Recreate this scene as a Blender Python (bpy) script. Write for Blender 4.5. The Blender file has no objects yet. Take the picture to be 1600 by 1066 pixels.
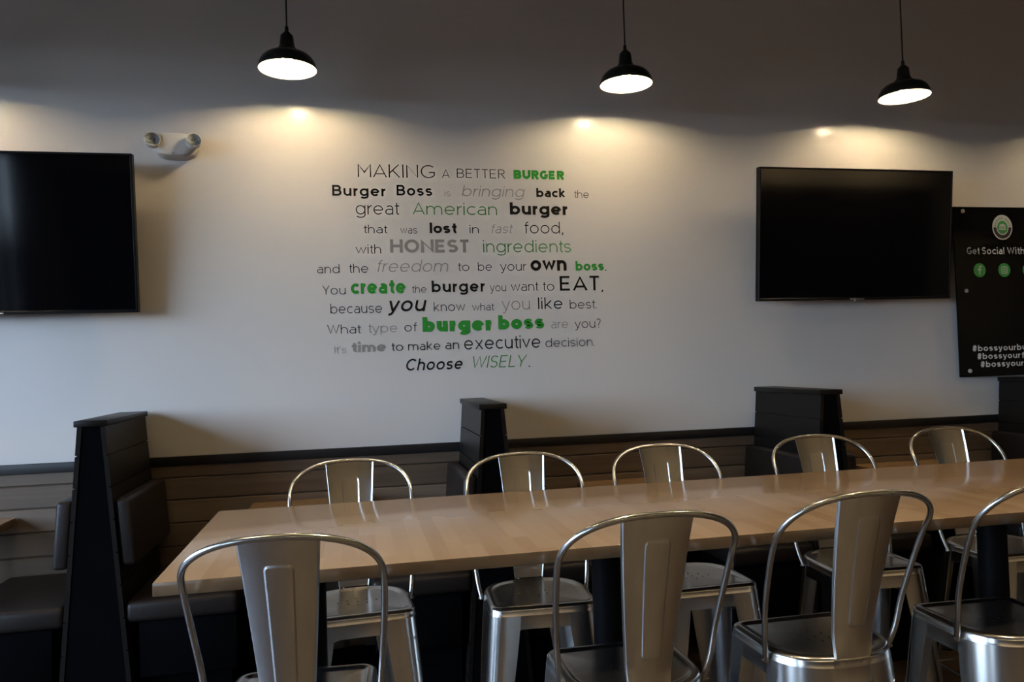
import bpy, bmesh, math, random
from mathutils import Vector, Matrix
random.seed(7)
PI = math.pi
SC = bpy.context.scene
COL = SC.collection

# ------------------------------------------------------------------ camera
FPX, YAW, PITCH, ROLL = 1210.0, math.radians(11.68), math.radians(1.474), math.radians(-1.75)
CAM = Vector((0.0, -3.2, 1.24))
cy, sy, cp, sp, cr, sr = math.cos(YAW), math.sin(YAW), math.cos(PITCH), math.sin(PITCH), math.cos(ROLL), math.sin(ROLL)
FW = Vector((sy*cp, cy*cp, sp)); RT0 = Vector((cy, -sy, 0)); UP0 = RT0.cross(FW)
RT = RT0*cr + UP0*sr; UP = -RT0*sr + UP0*cr
cd = bpy.data.cameras.new('camera'); cam = bpy.data.objects.new('camera', cd); COL.objects.link(cam)
cd.sensor_width = 36.0; cd.lens = 36.0*FPX/1600.0; cd.clip_start = 0.05
cam.matrix_world = Matrix(((RT.x, UP.x, -FW.x, CAM.x), (RT.y, UP.y, -FW.y, CAM.y), (RT.z, UP.z, -FW.z, CAM.z), (0, 0, 0, 1)))
SC.camera = cam

# ------------------------------------------------------------------ colour management
SC.view_settings.view_transform = 'Standard'; SC.view_settings.look = 'None'
SC.view_settings.gamma = 1.0; SC.view_settings.use_curve_mapping = False
SC.view_settings.exposure = 1.38
SC.cycles.max_bounces = 8; SC.cycles.diffuse_bounces = 4; SC.cycles.glossy_bounces = 5
SC.cycles.transparent_max_bounces = 12; SC.cycles.sample_clamp_indirect = 2.0
SC.cycles.caustics_reflective = False; SC.cycles.caustics_refractive = False
SC.cycles.use_denoising = True; SC.cycles.use_adaptive_sampling = False

# ------------------------------------------------------------------ sky (daylight through the windows)
SKY = 8.6
world = bpy.data.worlds.new('sky'); SC.world = world; world.use_nodes = True
wn = world.node_tree; wn.nodes.clear()
wo = wn.nodes.new('ShaderNodeOutputWorld'); wb = wn.nodes.new('ShaderNodeBackground')
tc = wn.nodes.new('ShaderNodeTexCoord'); sx = wn.nodes.new('ShaderNodeSeparateXYZ'); cr_ = wn.nodes.new('ShaderNodeValToRGB')
wn.links.new(tc.outputs['Generated'], sx.inputs[0]); 
mr = wn.nodes.new('ShaderNodeMapRange'); mr.inputs['From Min'].default_value = -1; mr.inputs['From Max'].default_value = 1
wn.links.new(sx.outputs['Z'], mr.inputs['Value']); wn.links.new(mr.outputs[0], cr_.inputs[0])
el = cr_.color_ramp.elements
el[0].position = 0.0; el[0].color = (.03, .034, .042, 1)
el[1].position = 1.0; el[1].color = (.36, .56, 1.0, 1)
e = el.new(.485); e.color = (.06, .068, .085, 1)
e = el.new(.505); e.color = (.71, .83, 1.0, 1)
wn.links.new(cr_.outputs[0], wb.inputs[0]); wb.inputs[1].default_value = SKY
wn.links.new(wb.outputs[0], wo.inputs[0])

BULB, WASH, OVER = 41.0, 50.0, 12.5     # watts: pendant bulb, added front-wall fill, added table fill
WARM = (1.0, .76, .45)

# ------------------------------------------------------------------ materials
def new_mat(name):
    m = bpy.data.materials.new(name); m.use_nodes = True
    n = m.node_tree; b = n.nodes['Principled BSDF']
    return m, n, b
def link(n, a, b): n.links.new(a, b)
def node(n, t, **kw):
    x = n.nodes.new(t)
    for k, v in kw.items(): setattr(x, k, v)
    return x
def noise(n, vec, scale, detail=3.0, rough=.5):
    x = node(n, 'ShaderNodeTexNoise'); x.inputs['Scale'].default_value = scale
    x.inputs['Detail'].default_value = detail; x.inputs['Roughness'].default_value = rough
    if vec is not None: link(n, vec, x.inputs['Vector'])
    return x
def mapping(n, src, scale):
    x = node(n, 'ShaderNodeMapping'); x.inputs['Scale'].default_value = scale; link(n, src, x.inputs['Vector']); return x
def ramp(n, fac, stops):
    x = node(n, 'ShaderNodeValToRGB'); link(n, fac, x.inputs[0])
    el = x.color_ramp.elements
    el[0].position, el[0].color = stops[0][0], (*stops[0][1], 1)
    el[1].position, el[1].color = stops[-1][0], (*stops[-1][1], 1)
    for p, c in stops[1:-1]:
        q = el.new(p); q.color = (*c, 1)
    return x
def bump(n, b, h, strength, dist=.002):
    x = node(n, 'ShaderNodeBump'); x.inputs['Strength'].default_value = strength; x.inputs['Distance'].default_value = dist
    link(n, h, x.inputs['Height']); link(n, x.outputs[0], b.inputs['Normal'])
def plain(name, col, rough=.5, metal=0.0, spec=.5, vary=.06, vscale=8.0, bmp=0.0, bscale=120.0):
    m, n, b = new_mat(name)
    t = node(n, 'ShaderNodeTexCoord')
    ns = noise(n, t.outputs['Object'], vscale)
    lo = tuple(max(0, c*(1-vary)) for c in col); hi = tuple(min(1, c*(1+vary)) for c in col)
    r = ramp(n, ns.outputs['Fac'], [(.3, lo), (.7, hi)])
    link(n, r.outputs[0], b.inputs['Base Color'])
    b.inputs['Roughness'].default_value = rough; b.inputs['Metallic'].default_value = metal
    b.inputs['Specular IOR Level'].default_value = spec
    if bmp:
        n2 = noise(n, t.outputs['Object'], bscale, 4)
        bump(n, b, n2.outputs['Fac'], bmp)
    return m

M = {}
M['wall'] = plain('painted wall', (.60, .585, .57), rough=.15, spec=.22, vary=.015, vscale=2, bmp=.05, bscale=260)
M['wall_cream'] = plain('cream painted wall', (.74, .67, .56), rough=.6, vary=.02)
M['dark_backdrop'] = plain('added dark backdrop', (.02, .017, .015), rough=.6, spec=.2, vary=.05)
M['wall_plain'] = plain('painted side wall', (.12, .115, .11), rough=.6, vary=.02)
M['ceiling'] = plain('dark ceiling paint', (.035, .035, .037), rough=.9)
M['black_paint'] = plain('black painted trim', (.0028, .0028, .0034), rough=.6, spec=.0, vary=.1)
M['black_metal'] = plain('black powder coated steel', (.004, .004, .005), rough=.5, spec=.06, vary=.1)
M['rail_paint'] = plain('satin black rail paint', (.006, .006, .007), rough=.45, spec=.25, vary=.1)
M['rubber'] = plain('black rubber', (.008, .008, .008), rough=.7)
M['vinyl'] = plain('dark brown vinyl upholstery', (.011, .008, .007), rough=.42, spec=.22, vary=.12, vscale=30, bmp=.35, bscale=220)
M['ink_black'] = plain('black vinyl lettering', (.006, .006, .006), rough=.5, spec=.15, vary=0)
M['ink_soft'] = plain('thin black vinyl lettering', (.020, .020, .021), rough=.5, spec=.15, vary=0)
M['ink_green'] = plain('green vinyl lettering', (.028, .26, .035), rough=.5, spec=.15, vary=0)
M['ink_green2'] = plain('thin green vinyl lettering', (.065, .24, .065), rough=.5, spec=.15, vary=0)
M['ink_grey'] = plain('grey vinyl lettering', (.26, .25, .24), rough=.5, spec=.15, vary=0)
M['ink_grey2'] = plain('pale grey vinyl lettering', (.30, .29, .28), rough=.5, spec=.15, vary=0)
M['panel_gloss'] = plain('glossy black acrylic', (.003, .003, .003), rough=.04, spec=.2, vary=0)
M['print_white'] = plain('white print', (.62, .60, .60), rough=.4, vary=0)
M['print_green'] = plain('green print', (.04, .30, .06), rough=.4, vary=0)
M['print_black'] = plain('black print', (.015, .015, .015), rough=.4, vary=0)
M['screen'] = plain('television screen glass', (.002, .002, .003), rough=.07, spec=.20, vary=0)
M['tv_frame'] = plain('television bezel', (.004, .004, .005), rough=.35, spec=.12, vary=0)
M['abs_white'] = plain('white plastic housing', (.62, .60, .57), rough=.35, vary=.02)
M['abs_grey'] = plain('grey plastic', (.40, .40, .41), rough=.3, vary=.02)
M['reflector'] = plain('pale silvered reflector', (.62, .61, .64), rough=.25, spec=.8, vary=.02)
M['screw_cap'] = plain('matte pale screw cap', (.50, .49, .48), rough=.35, metal=0, vary=.02)  # the metal's bright reflection is put into a pale base colour
M['chrome'] = plain('polished steel', (.75, .74, .72), rough=.14, metal=1, vary=.02)
M['silver_plate'] = plain('satin chrome badge', (.5, .5, .5), rough=.3, metal=1, vary=.02)
M['shade_black'] = plain('black enamel', (.008, .010, .008), rough=.28, vary=.05)
M['shade_white'] = plain('white enamel', (.64, .62, .58), rough=.35, vary=.02)
M['floor'] = None

def mat_bulb(name, power):
    m, n, b = new_mat(name)
    b.inputs['Base Color'].default_value = (1, .9, .75, 1)
    b.inputs['Emission Color'].default_value = (*WARM, 1); b.inputs['Emission Strength'].default_value = power
    return m
M['bulb'] = mat_bulb('glowing bulb', 30.0); M['disc'] = mat_bulb('glowing fill disc', 12.0)

def mat_steel(name='brushed galvanised steel', rough=(.26, .21), cols=((.54, .53, .51), (.68, .67, .645)), satin=False):
    m, n, b = new_mat(name)
    t = node(n, 'ShaderNodeTexCoord')
    mp = mapping(n, t.outputs['Object'], (30, 30, 2.5))
    a = noise(n, mp.outputs[0], 1.6, 3, .5)
    c = noise(n, t.outputs['Object'], 5, 1, .5)
    mx = node(n, 'ShaderNodeMath', operation='ADD'); link(n, a.outputs['Fac'], mx.inputs[0]); link(n, c.outputs['Fac'], mx.inputs[1])
    hf = node(n, 'ShaderNodeMath', operation='MULTIPLY'); link(n, mx.outputs[0], hf.inputs[0]); hf.inputs[1].default_value = .5
    r = ramp(n, hf.outputs[0], [(.30, cols[0]), (.70, cols[1])])
    link(n, r.outputs[0], b.inputs['Base Color'])
    r2 = ramp(n, hf.outputs[0], [(.3, (rough[0],)*3), (.7, (rough[1],)*3)]); link(n, r2.outputs[0], b.inputs['Roughness'])
    b.inputs['Metallic'].default_value = 1.0
    if satin:
        gl = node(n, 'ShaderNodeBsdfAnisotropic', distribution='BECKMANN'); link(n, r.outputs[0], gl.inputs['Color']); link(n, r2.outputs[0], gl.inputs['Roughness'])
        link(n, gl.outputs[0], n.nodes['Material Output'].inputs[0]); n.nodes.remove(b)
    return m
M['steel_satin'] = mat_steel('satin brushed steel', (.40, .34), ((.74, .73, .70), (.88, .87, .83)), True)
M['steel'] = mat_steel()

def mat_block(name, cols, across, stave, length, rough=.22, coat=.25):
    """glued hardwood staves; across = axis index the staves are laid side by side along, the other horizontal axis is their length"""
    m, n, b = new_mat(name)
    t = node(n, 'ShaderNodeTexCoord'); s = node(n, 'ShaderNodeSeparateXYZ'); link(n, t.outputs['Object'], s.inputs[0])
    A = s.outputs[across]; L = s.outputs[1-across]
    def mth(op, a, bb):
        x = node(n, 'ShaderNodeMath', operation=op)
        for i, v in enumerate((a, bb)):
            if isinstance(v, (int, float)): x.inputs[i].default_value = v
            else: link(n, v, x.inputs[i])
        return x.outputs[0]
    ia = mth('FLOOR', mth('DIVIDE', A, stave), 0)
    wn1 = node(n, 'ShaderNodeTexWhiteNoise', noise_dimensions='1D'); link(n, ia, wn1.inputs['W'])
    il = mth('FLOOR', mth('ADD', mth('DIVIDE', L, length), mth('MULTIPLY', wn1.outputs['Value'], 7.3)), 0)
    iz = mth('FLOOR', mth('DIVIDE', s.outputs[2], .01285), 0)
    cb = node(n, 'ShaderNodeCombineXYZ'); link(n, ia, cb.inputs[0]); link(n, il, cb.inputs[1])
    link(n, iz, cb.inputs[2])
    wn2 = node(n, 'ShaderNodeTexWhiteNoise', noise_dimensions='3D'); link(n, cb.outputs[0], wn2.inputs['Vector'])
    sc = [40, 40, 40]; sc[1-across] = 3.0
    mp = mapping(n, t.outputs['Object'], sc); g = noise(n, mp.outputs[0], 1.6, 5, .6)
    mixv = mth('ADD', mth('MULTIPLY', wn2.outputs['Value'], .62), mth('MULTIPLY', g.outputs['Fac'], .38))
    r = ramp(n, mixv, cols)
    # end grain drinks more oil and is darker than the long grain
    ge = node(n, 'ShaderNodeNewGeometry'); sn = node(n, 'ShaderNodeSeparateXYZ'); link(n, ge.outputs['True Normal'], sn.inputs[0])
    endf = mth('GREATER_THAN', mth('ABSOLUTE', sn.outputs[1-across], 0), .8)
    eg = node(n, 'ShaderNodeMixRGB', blend_type='MULTIPLY'); link(n, endf, eg.inputs[0]); link(n, r.outputs[0], eg.inputs[1]); eg.inputs[2].default_value = (.40, .37, .33, 1)
    link(n, eg.outputs[0], b.inputs['Base Color'])
    b.inputs['Roughness'].default_value = rough
    b.inputs['Coat Weight'].default_value = coat; b.inputs['Coat Roughness'].default_value = .12
    bump(n, b, g.outputs['Fac'], .03, .001)
    return m
M['butcher'] = mat_block('grey brown butcher block', [(.05, (.283, .176, .094)), (.5, (.325, .211, .117)), (.95, (.365, .246, .143))], 0, .036, .30)
M['cafe_top'] = mat_block('honey wood table top', [(.1, (.30, .17, .075)), (.5, (.38, .23, .11)), (.9, (.45, .29, .15))], 1, .06, .5)

def mat_planks(name):
    m, n, b = new_mat(name)
    t = node(n, 'ShaderNodeTexCoord'); s = node(n, 'ShaderNodeSeparateXYZ'); link(n, t.outputs['Object'], s.inputs[0])
    at = node(n, 'ShaderNodeAttribute', attribute_name='board')
    mp = mapping(n, t.outputs['Object'], (1.6, 20, 26))
    off = node(n, 'ShaderNodeVectorMath', operation='ADD'); link(n, mp.outputs[0], off.inputs[0])
    mu = node(n, 'ShaderNodeVectorMath', operation='SCALE'); link(n, at.outputs['Color'], mu.inputs[0]); mu.inputs['Scale'].default_value = 37.0
    link(n, mu.outputs[0], off.inputs[1])
    g = noise(n, off.outputs[0], 1.5, 6, .62)
    g2 = noise(n, off.outputs[0], .35, 3, .5)
    ad = node(n, 'ShaderNodeMath', operation='MULTIPLY_ADD'); link(n, g.outputs['Fac'], ad.inputs[0]); ad.inputs[1].default_value = .45
    m2 = node(n, 'ShaderNodeMath', operation='MULTIPLY'); link(n, at.outputs['Fac'], m2.inputs[0]); m2.inputs[1].default_value = .35
    link(n, m2.outputs[0], ad.inputs[2])
    a3 = node(n, 'ShaderNodeMath', operation='MULTIPLY_ADD'); link(n, g2.outputs['Fac'], a3.inputs[0]); a3.inputs[1].default_value = .35; link(n, ad.outputs[0], a3.inputs[2])
    r = ramp(n, a3.outputs[0], [(.30, (.060, .041, .026)), (.55, (.115, .083, .056)), (.80, (.17, .128, .090))])
    link(n, r.outputs[0], b.inputs['Base Color']); b.inputs['Roughness'].default_value = .55
    bump(n, b, g.outputs['Fac'], .12, .002)
    return m
M['planks'] = mat_planks('weathered grey brown boards')

def mat_stain(name):
    m, n, b = new_mat(name)
    t = node(n, 'ShaderNodeTexCoord'); mp = mapping(n, t.outputs['Object'], (30, 4, 30)); g = noise(n, mp.outputs[0], 1.5, 5, .6)
    r = ramp(n, g.outputs['Fac'], [(.3, (.0045, .0038, .0034)), (.7, (.008, .0066, .0055))])
    link(n, r.outputs[0], b.inputs['Base Color']); b.inputs['Roughness'].default_value = .40; b.inputs['Specular IOR Level'].default_value = .14
    bump(n, b, g.outputs['Fac'], .08, .001)
    return m
M['stain'] = mat_stain('black stained wood')

def mat_floor():
    m, n, b = new_mat('brown wood look floor')
    t = node(n, 'ShaderNodeTexCoord'); s = node(n, 'ShaderNodeSeparateXYZ'); link(n, t.outputs['Object'], s.inputs[0])
    br = node(n, 'ShaderNodeTexBrick'); link(n, t.outputs['Object'], br.inputs['Vector'])
    br.inputs['Scale'].default_value = 1.0; br.inputs['Brick Width'].default_value = 1.2; br.inputs['Row Height'].default_value = .16
    br.inputs['Mortar Size'].default_value = .002; br.inputs['Mortar'].default_value = (.03, .02, .015, 1)
    br.inputs['Color1'].default_value = (.028, .0155, .008, 1); br.inputs['Color2'].default_value = (.039, .022, .012, 1)
    mp = mapping(n, t.outputs['Object'], (2.5, 30, 1)); g = noise(n, mp.outputs[0], 1.5, 5)
    mx = node(n, 'ShaderNodeMixRGB', blend_type='MULTIPLY'); mx.inputs[0].default_value = .5
    r = ramp(n, g.outputs['Fac'], [(.3, (.6, .6, .6)), (.7, (1, 1, 1))])
    link(n, br.outputs['Color'], mx.inputs[1]); link(n, r.outputs[0], mx.inputs[2]); link(n, mx.outputs[0], b.inputs['Base Color'])
    b.inputs['Roughness'].default_value = .42
    return m
M['floor'] = mat_floor()

def mat_pane():
    m, n, b = new_mat('window pane')
    out = n.nodes['Material Output']; n.nodes.remove(b)
    tr = node(n, 'ShaderNodeBsdfTransparent'); tr.inputs[0].default_value = (.86, .90, .92, 1)
    gl = node(n, 'ShaderNodeBsdfGlossy'); gl.inputs['Roughness'].default_value = .02
    fr = node(n, 'ShaderNodeFresnel'); fr.inputs[0].default_value = 1.45
    ge = node(n, 'ShaderNodeNewGeometry'); fm = node(n, 'ShaderNodeMath', operation='MULTIPLY'); iv = node(n, 'ShaderNodeMath', operation='SUBTRACT')
    iv.inputs[0].default_value = 1.0; link(n, ge.outputs['Backfacing'], iv.inputs[1]); link(n, fr.outputs[0], fm.inputs[0]); link(n, iv.outputs[0], fm.inputs[1])
    mx = node(n, 'ShaderNodeMixShader'); link(n, fm.outputs[0], mx.inputs[0]); link(n, tr.outputs[0], mx.inputs[1]); link(n, gl.outputs[0], mx.inputs[2])
    link(n, mx.outputs[0], out.inputs[0]); return m
M['pane'] = mat_pane(); M['clear'] = mat_pane(); M['clear'].name = 'clear lens'

# ------------------------------------------------------------------ mesh helpers
def obj(name, bm, mats, parent=None, sharp=32.0, recalc=True):
    if recalc: bmesh.ops.recalc_face_normals(bm, faces=bm.faces)
    for f in bm.faces: f.smooth = True
    lim = math.radians(sharp)
    for e in bm.edges:
        if len(e.link_faces) != 2 or e.calc_face_angle(0) > lim: e.smooth = False
    me = bpy.data.meshes.new(name); bm.to_mesh(me); bm.free()
    for m in (mats if isinstance(mats, (list, tuple)) else [mats]): me.materials.append(m)
    o = bpy.data.objects.new(name, me); COL.objects.link(o)
    if parent is not None: o.parent = parent
    return o
def thing(name, label, cat, loc=(0, 0, 0), rz=0.0, group=None):
    o = bpy.data.objects.new(name, None); COL.objects.link(o); o.empty_display_size = .1
    o.location = loc; o.rotation_euler = (0, 0, rz); o['label'] = label; o['category'] = cat
    if group: o['group'] = group
    return o
def struct(name, bm, m):
    o = obj(name, bm, m); o['kind'] = 'structure'; return o
def dup(root, loc, rz, label, group=None):
    r = root.copy(); COL.objects.link(r); r.location = loc; r.rotation_euler = (0, 0, rz); r['label'] = label
    if group: r['group'] = group
    for ch in list(root.children):
        c = ch.copy(); COL.objects.link(c); c.parent = r
        for g in list(ch.children):
            d = g.copy(); COL.objects.link(d); d.parent = c
    return r
def box(bm, x0, x1, y0, y1, z0, z1, bev=0.0, mi=0, seg=2):
    vs = [bm.verts.new(p) for p in ((x0, y0, z0), (x1, y0, z0), (x1, y1, z0), (x0, y1, z0), (x0, y0, z1), (x1, y0, z1), (x1, y1, z1), (x0, y1, z1))]
    fs = [bm.faces.new([vs[i] for i in q]) for q in ((0, 3, 2, 1), (4, 5, 6, 7), (0, 1, 5, 4), (1, 2, 6, 5), (2, 3, 7, 6), (3, 0, 4, 7))]
    for f in fs: f.material_index = mi
    if bev > 0:
        es = list({e for f in fs for e in f.edges})
        bmesh.ops.bevel(bm, geom=es, offset=bev, segments=seg, affect='EDGES', profile=.5, clamp_overlap=True)
    return vs
def boxbm(*a, **k):
    bm = bmesh.new(); box(bm, *a, **k); return bm
def prism_y(bm, prof, y0, y1, mi=0):
    """profile [(x,z)] extruded along y"""
    a = [bm.verts.new((x, y0, z)) for x, z in prof]; b = [bm.verts.new((x, y1, z)) for x, z in prof]
    n = len(prof); fs = [bm.faces.new(a), bm.faces.new(b[::-1])]
    for i in range(n):
        j = (i+1) % n; fs.append(bm.faces.new((a[j], a[i], b[i], b[j])))
    for f in fs: f.material_index = mi
    return fs
def lathe(bm, prof, seg=40, mi=0, cap=True, cx=0, cy_=0):
    rings = []
    for r, z in prof:
        if r < 1e-6: rings.append([bm.verts.new((cx, cy_, z))])
        else: rings.append([bm.verts.new((cx+r*math.cos(2*PI*i/seg), cy_+r*math.sin(2*PI*i/seg), z)) for i in range(seg)])
    for a, b in zip(rings, rings[1:]):
        for i in range(seg):
            j = (i+1) % seg
            if len(a) == 1 and len(b) == 1: continue
            if len(a) == 1: f = bm.faces.new((a[0], b[i], b[j]))
            elif len(b) == 1: f = bm.faces.new((a[i], a[j], b[0]))
            else: f = bm.faces.new((a[i], a[j], b[j], b[i]))
            f.material_index = mi
    if cap:
        for r in (rings[0], rings[-1]):
            if len(r) > 2: bm.faces.new(r).material_index = mi
    return rings
def tube(bm, pts, rad, seg=10, mi=0, closed=False):
    pts = [Vector(p) for p in pts]; n = len(pts)
    rads = rad if isinstance(rad, (list, tuple)) else [rad]*n
    rings = []; prev = None
    for i, p in enumerate(pts):
        t = (pts[min(i+1, n-1)] - pts[max(i-1, 0)]).normalized()
        if prev is None:
            u = t.orthogonal().normalized()
        else:
            u = (prev - t*prev.dot(t)).normalized()
        prev = u; v = t.cross(u)
        rings.append([bm.verts.new(p + (u*math.cos(2*PI*k/seg) + v*math.sin(2*PI*k/seg))*rads[i]) for k in range(seg)])
    for a, b in zip(rings, rings[1:]):
        for k in range(seg):
            j = (k+1) % seg
            bm.faces.new((a[k], a[j], b[j], b[k])).material_index = mi
    for r in (rings[0], rings[-1]): bm.faces.new(r).material_index = mi
def disc_xz(bm, cx, cz, r, y0, y1, rx=None, seg=40, mi=0):
    rx = rx or r
    prism_y(bm, [(cx+rx*math.cos(2*PI*i/seg), cz+r*math.sin(2*PI*i/seg)) for i in range(seg)], y0, y1, mi)

# ------------------------------------------------------------------ stroke lettering (geometric sans)
XH, ASC, DESC = .72, 1.0, -.26
def arc(cx, cz, rx, rz, a0, a1, n=None):
    n = n or max(4, int(abs(a1-a0)/9))
    return [(cx+rx*math.cos(math.radians(a0+(a1-a0)*i/n)), cz+rz*math.sin(math.radians(a0+(a1-a0)*i/n))) for i in range(n+1)]
def glyph(ch, w):
    """skeleton strokes for stroke weight w; returns (open strokes, closed strokes, dots, width of skeleton box)"""
    h = w/2; b = h; x = XH-h; c = 1-h; mid = XH/2; r = (XH-w)/2; rx = r*1.06
    S, C, D = [], [], []
    def ell(cx, cz, ax, az): C.append(arc(cx, cz, ax, az, 0, 360, 40)[:-1])
    W = 0
    if ch == 'a':
        W = rx*1.62; k = r*.60
        S.append(arc(W-k*1.25, x-k, k*1.25, k, 140, 0)+[(W, b-h)])
        zc = b+(x-b)*.29; az = (x-b)*.29
        S.append([(W, zc+az)]+arc(W*.44, zc, W*.44, az, 90, 270)+[(W*.55, b)]+arc(W*.55, zc, W*.45, az, 270, 350, 8))
    elif ch == 'b': W = 2*rx; S.append([(0, 1), (0, 0)]); ell(rx, mid, rx, r)
    elif ch == 'c': W = rx*1.75; S.append(arc(rx, mid, rx, r, 48, 312))
    elif ch == 'd': W = 2*rx; S.append([(W, 1), (W, 0)]); ell(rx, mid, rx, r)
    elif ch == 'e': W = 2*rx; S.append([(0, mid-.01), (W, mid-.01)]); S.append(arc(rx, mid, rx, r, 0, 318))
    elif ch == 'f':
        W = .26+w*.6; k = .17
        S.append([(.10+h, 0), (.10+h, c-k)]+arc(.10+h+k, c-k, k, k, 180, 80)); S.append([(0, x), (W+.04, x)])
    elif ch == 'g':
        W = 2*rx; ell(rx, mid, rx, r); k = r*.8
        S.append([(W, XH), (W, DESC+h+k*.75)]+arc(rx, DESC+h+k*.75, rx, k*.75, 0, -150))
    elif ch in 'hn':
        W = rx*1.72; k = W/2
        S.append([(0, 1 if ch == 'h' else XH), (0, 0)]); S.append([(0, x-k)]+arc(k, x-k, k, k, 180, 0)+[(W, 0)])
    elif ch == 'i': W = 0; S.append([(0, XH), (0, 0)]); D.append((0, XH+.19+h*.3, max(h*1.15, .055)))
    elif ch == 'k':
        W = rx*1.6; S.append([(0, 1), (0, 0)]); S.append([(W, XH), (0, .20+h)]); S.append([(W*.34, .36), (W+.02, 0)])
    elif ch == 'l': S.append([(0, 1), (0, 0)])
    elif ch == 'm':
        k = rx*.80; W = 4*k; S.append([(0, XH), (0, 0)])
        S.append([(0, x-k)]+arc(k, x-k, k, k, 180, 0)+[(2*k, 0)]); S.append([(2*k, x-k)]+arc(3*k, x-k, k, k, 180, 0)+[(4*k, 0)])
    elif ch == 'o': W = 2*rx; ell(rx, mid, rx, r)
    elif ch == 'p': W = 2*rx; S.append([(0, XH), (0, DESC)]); ell(rx, mid, rx, r)
    elif ch == 'r':
        W = rx*.95; k = W; S.append([(0, XH), (0, 0)]); S.append([(0, x-k)]+arc(k, x-k, k, k, 180, 92))
    elif ch == 's':
        W = rx*1.5; az = (x-b)/4; k = W/2
        S.append(arc(k, x-az, k, az, 28, 180, 14)+[(0, x-az)]+arc(k, x-az, k, az, 180, 270, 8)[1:]+arc(k, b+az, k, az, 90, -152, 20))
    elif ch == 't':
        W = .27+w*.5; k = .13
        S.append([(.10+h, XH+.20), (.10+h, b+k)]+arc(.10+h+k, b+k, k, k, 180, 285)); S.append([(0, x), (W+.02, x)])
    elif ch == 'u':
        W = rx*1.72; k = W/2; S.append([(W, XH), (W, 0)]); S.append([(0, XH)]+arc(k, b+k, k, k, 180, 360))
    elif ch == 'v': W = rx*1.9; S.append([(0, XH), (W/2, h*.7), (W, XH)])
    elif ch == 'w': W = rx*2.9; S.append([(0, XH), (W*.26, h*.7), (W*.5, XH-.03), (W*.74, h*.7), (W, XH)])
    elif ch == 'x': W = rx*1.75; S.append([(0, XH), (W, 0)]); S.append([(W, XH), (0, 0)])
    elif ch == 'y':
        W = rx*1.9; S.append([(0, XH), (W*.52, .02)])
        S.append([(W, XH), (W*.47, -.08), (W*.36, DESC+h+.03), (W*.22, DESC+h), (W*.08, DESC+h+.02)])
    elif ch == '.': W = 0; D.append((0, h*1.1, max(h*1.15, .055)))
    elif ch == ',': W = .02; D.append((.02, h*1.1, max(h*1.1, .055))); S.append([(.04, h), (-.02, -.14)])
    elif ch == "'": W = 0; S.append([(0, 1), (0, .72)])
    elif ch == '?':
        W = .40; k = .20; S.append([(0, c-.13)]+arc(k, c-k, k, k, 150, -60, 18)+[(k, .36), (k, .24)]); D.append((k, h*1.1, max(h*1.15, .055)))
    elif ch == '#':
        W = .62; S.append([(.20, 0), (.28, 1)]); S.append([(.42, 0), (.50, 1)]); S.append([(0, .32), (.64, .32)]); S.append([(.05, .68), (.69, .68)])
    elif ch == 'A': W = .80; S.append([(0, 0), (W/2, 1-h*.6), (W, 0)]); S.append([(.15, .27), (W-.15, .27)])
    elif ch in 'BR':
        W = .56; q = (c-b)/4; k1 = b+2.05*q
        S.append([(0, 0), (0, 1)])
        top = [(0, c), (W-q*1.1, c)]+arc(W-q*1.1-.0, c-(c-k1)/2, q*1.05, (c-k1)/2, 90, -90)+[(0, k1)]
        S.append(top)
        if ch == 'B': S.append([(0, k1), (W-q, k1)]+arc(W-q, (k1+b)/2, q*1.2, (k1-b)/2, 90, -90)+[(0, b)]); W += .03
        else: S.append([(W*.45, k1), (W+.03, 0)])
    elif ch in 'CG':
        k = (c-b)/2; W = k*1.8
        if ch == 'C': S.append(arc(k, .5, k, k, 45, 315))
        else: S.append(arc(k, .5, k, k, 48, 322)+[(k*1.82, .44), (k*1.08, .44)])
    elif ch == 'D': W = .7; k = (c-b)/2; S.append([(0, b), (0, c), (W-k, c)]+arc(W-k, .5, k, k, 90, -90)+[(0, b)])
    elif ch == 'E':
        W = .54; S.append([(W, c), (0, c), (0, b), (W+.01, b)]); S.append([(0, .5), (W-.05, .5)])
    elif ch == 'H': W = .66; S += [[(0, 0), (0, 1)], [(W, 0), (W, 1)], [(0, .5), (W, .5)]]
    elif ch == 'I': S.append([(0, 0), (0, 1)])
    elif ch == 'K': W = .62; S += [[(0, 0), (0, 1)], [(W-.02, 1), (0, .32)], [(W*.36, .53), (W+.03, 0)]]
    elif ch == 'L': W = .50; S.append([(0, 1), (0, b), (W, b)])
    elif ch == 'M': W = .76; S += [[(0, 0), (0, 1-h*.3), (W/2, .36), (W, 1-h*.3), (W, 0)]]
    elif ch == 'N': W = .68; S += [[(0, 0), (0, 1-h*.4), (W, h*.4), (W, 1)]]
    elif ch == 'O': k = (c-b)/2; W = 2*k*1.04; ell(k*1.04, .5, k*1.04, k)
    elif ch == 'S':
        W = .52; az = (c-b)/4; k = W/2
        S.append(arc(k, c-az, k, az, 30, 270, 20)+arc(k, b+az, k, az, 90, -152, 20)[1:])
    elif ch == 'T': W = .60; S += [[(0, c), (W, c)], [(W/2, c), (W/2, 0)]]
    elif ch == 'U': W = .64; k = W/2; S.append([(0, 1), (0, b+k)]+arc(k, b+k, k, k, 180, 360)+[(W, 1)])
    elif ch == 'W': W = 1.12; S.append([(0, 1), (W*.26, h*.7), (W*.5, 1-h*.4), (W*.74, h*.7), (W, 1)])
    elif ch == 'Y': W = .70; S += [[(0, 1), (W/2, .44)], [(W, 1), (W/2, .44), (W/2, 0)]]
    return S, C, D, W
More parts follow.
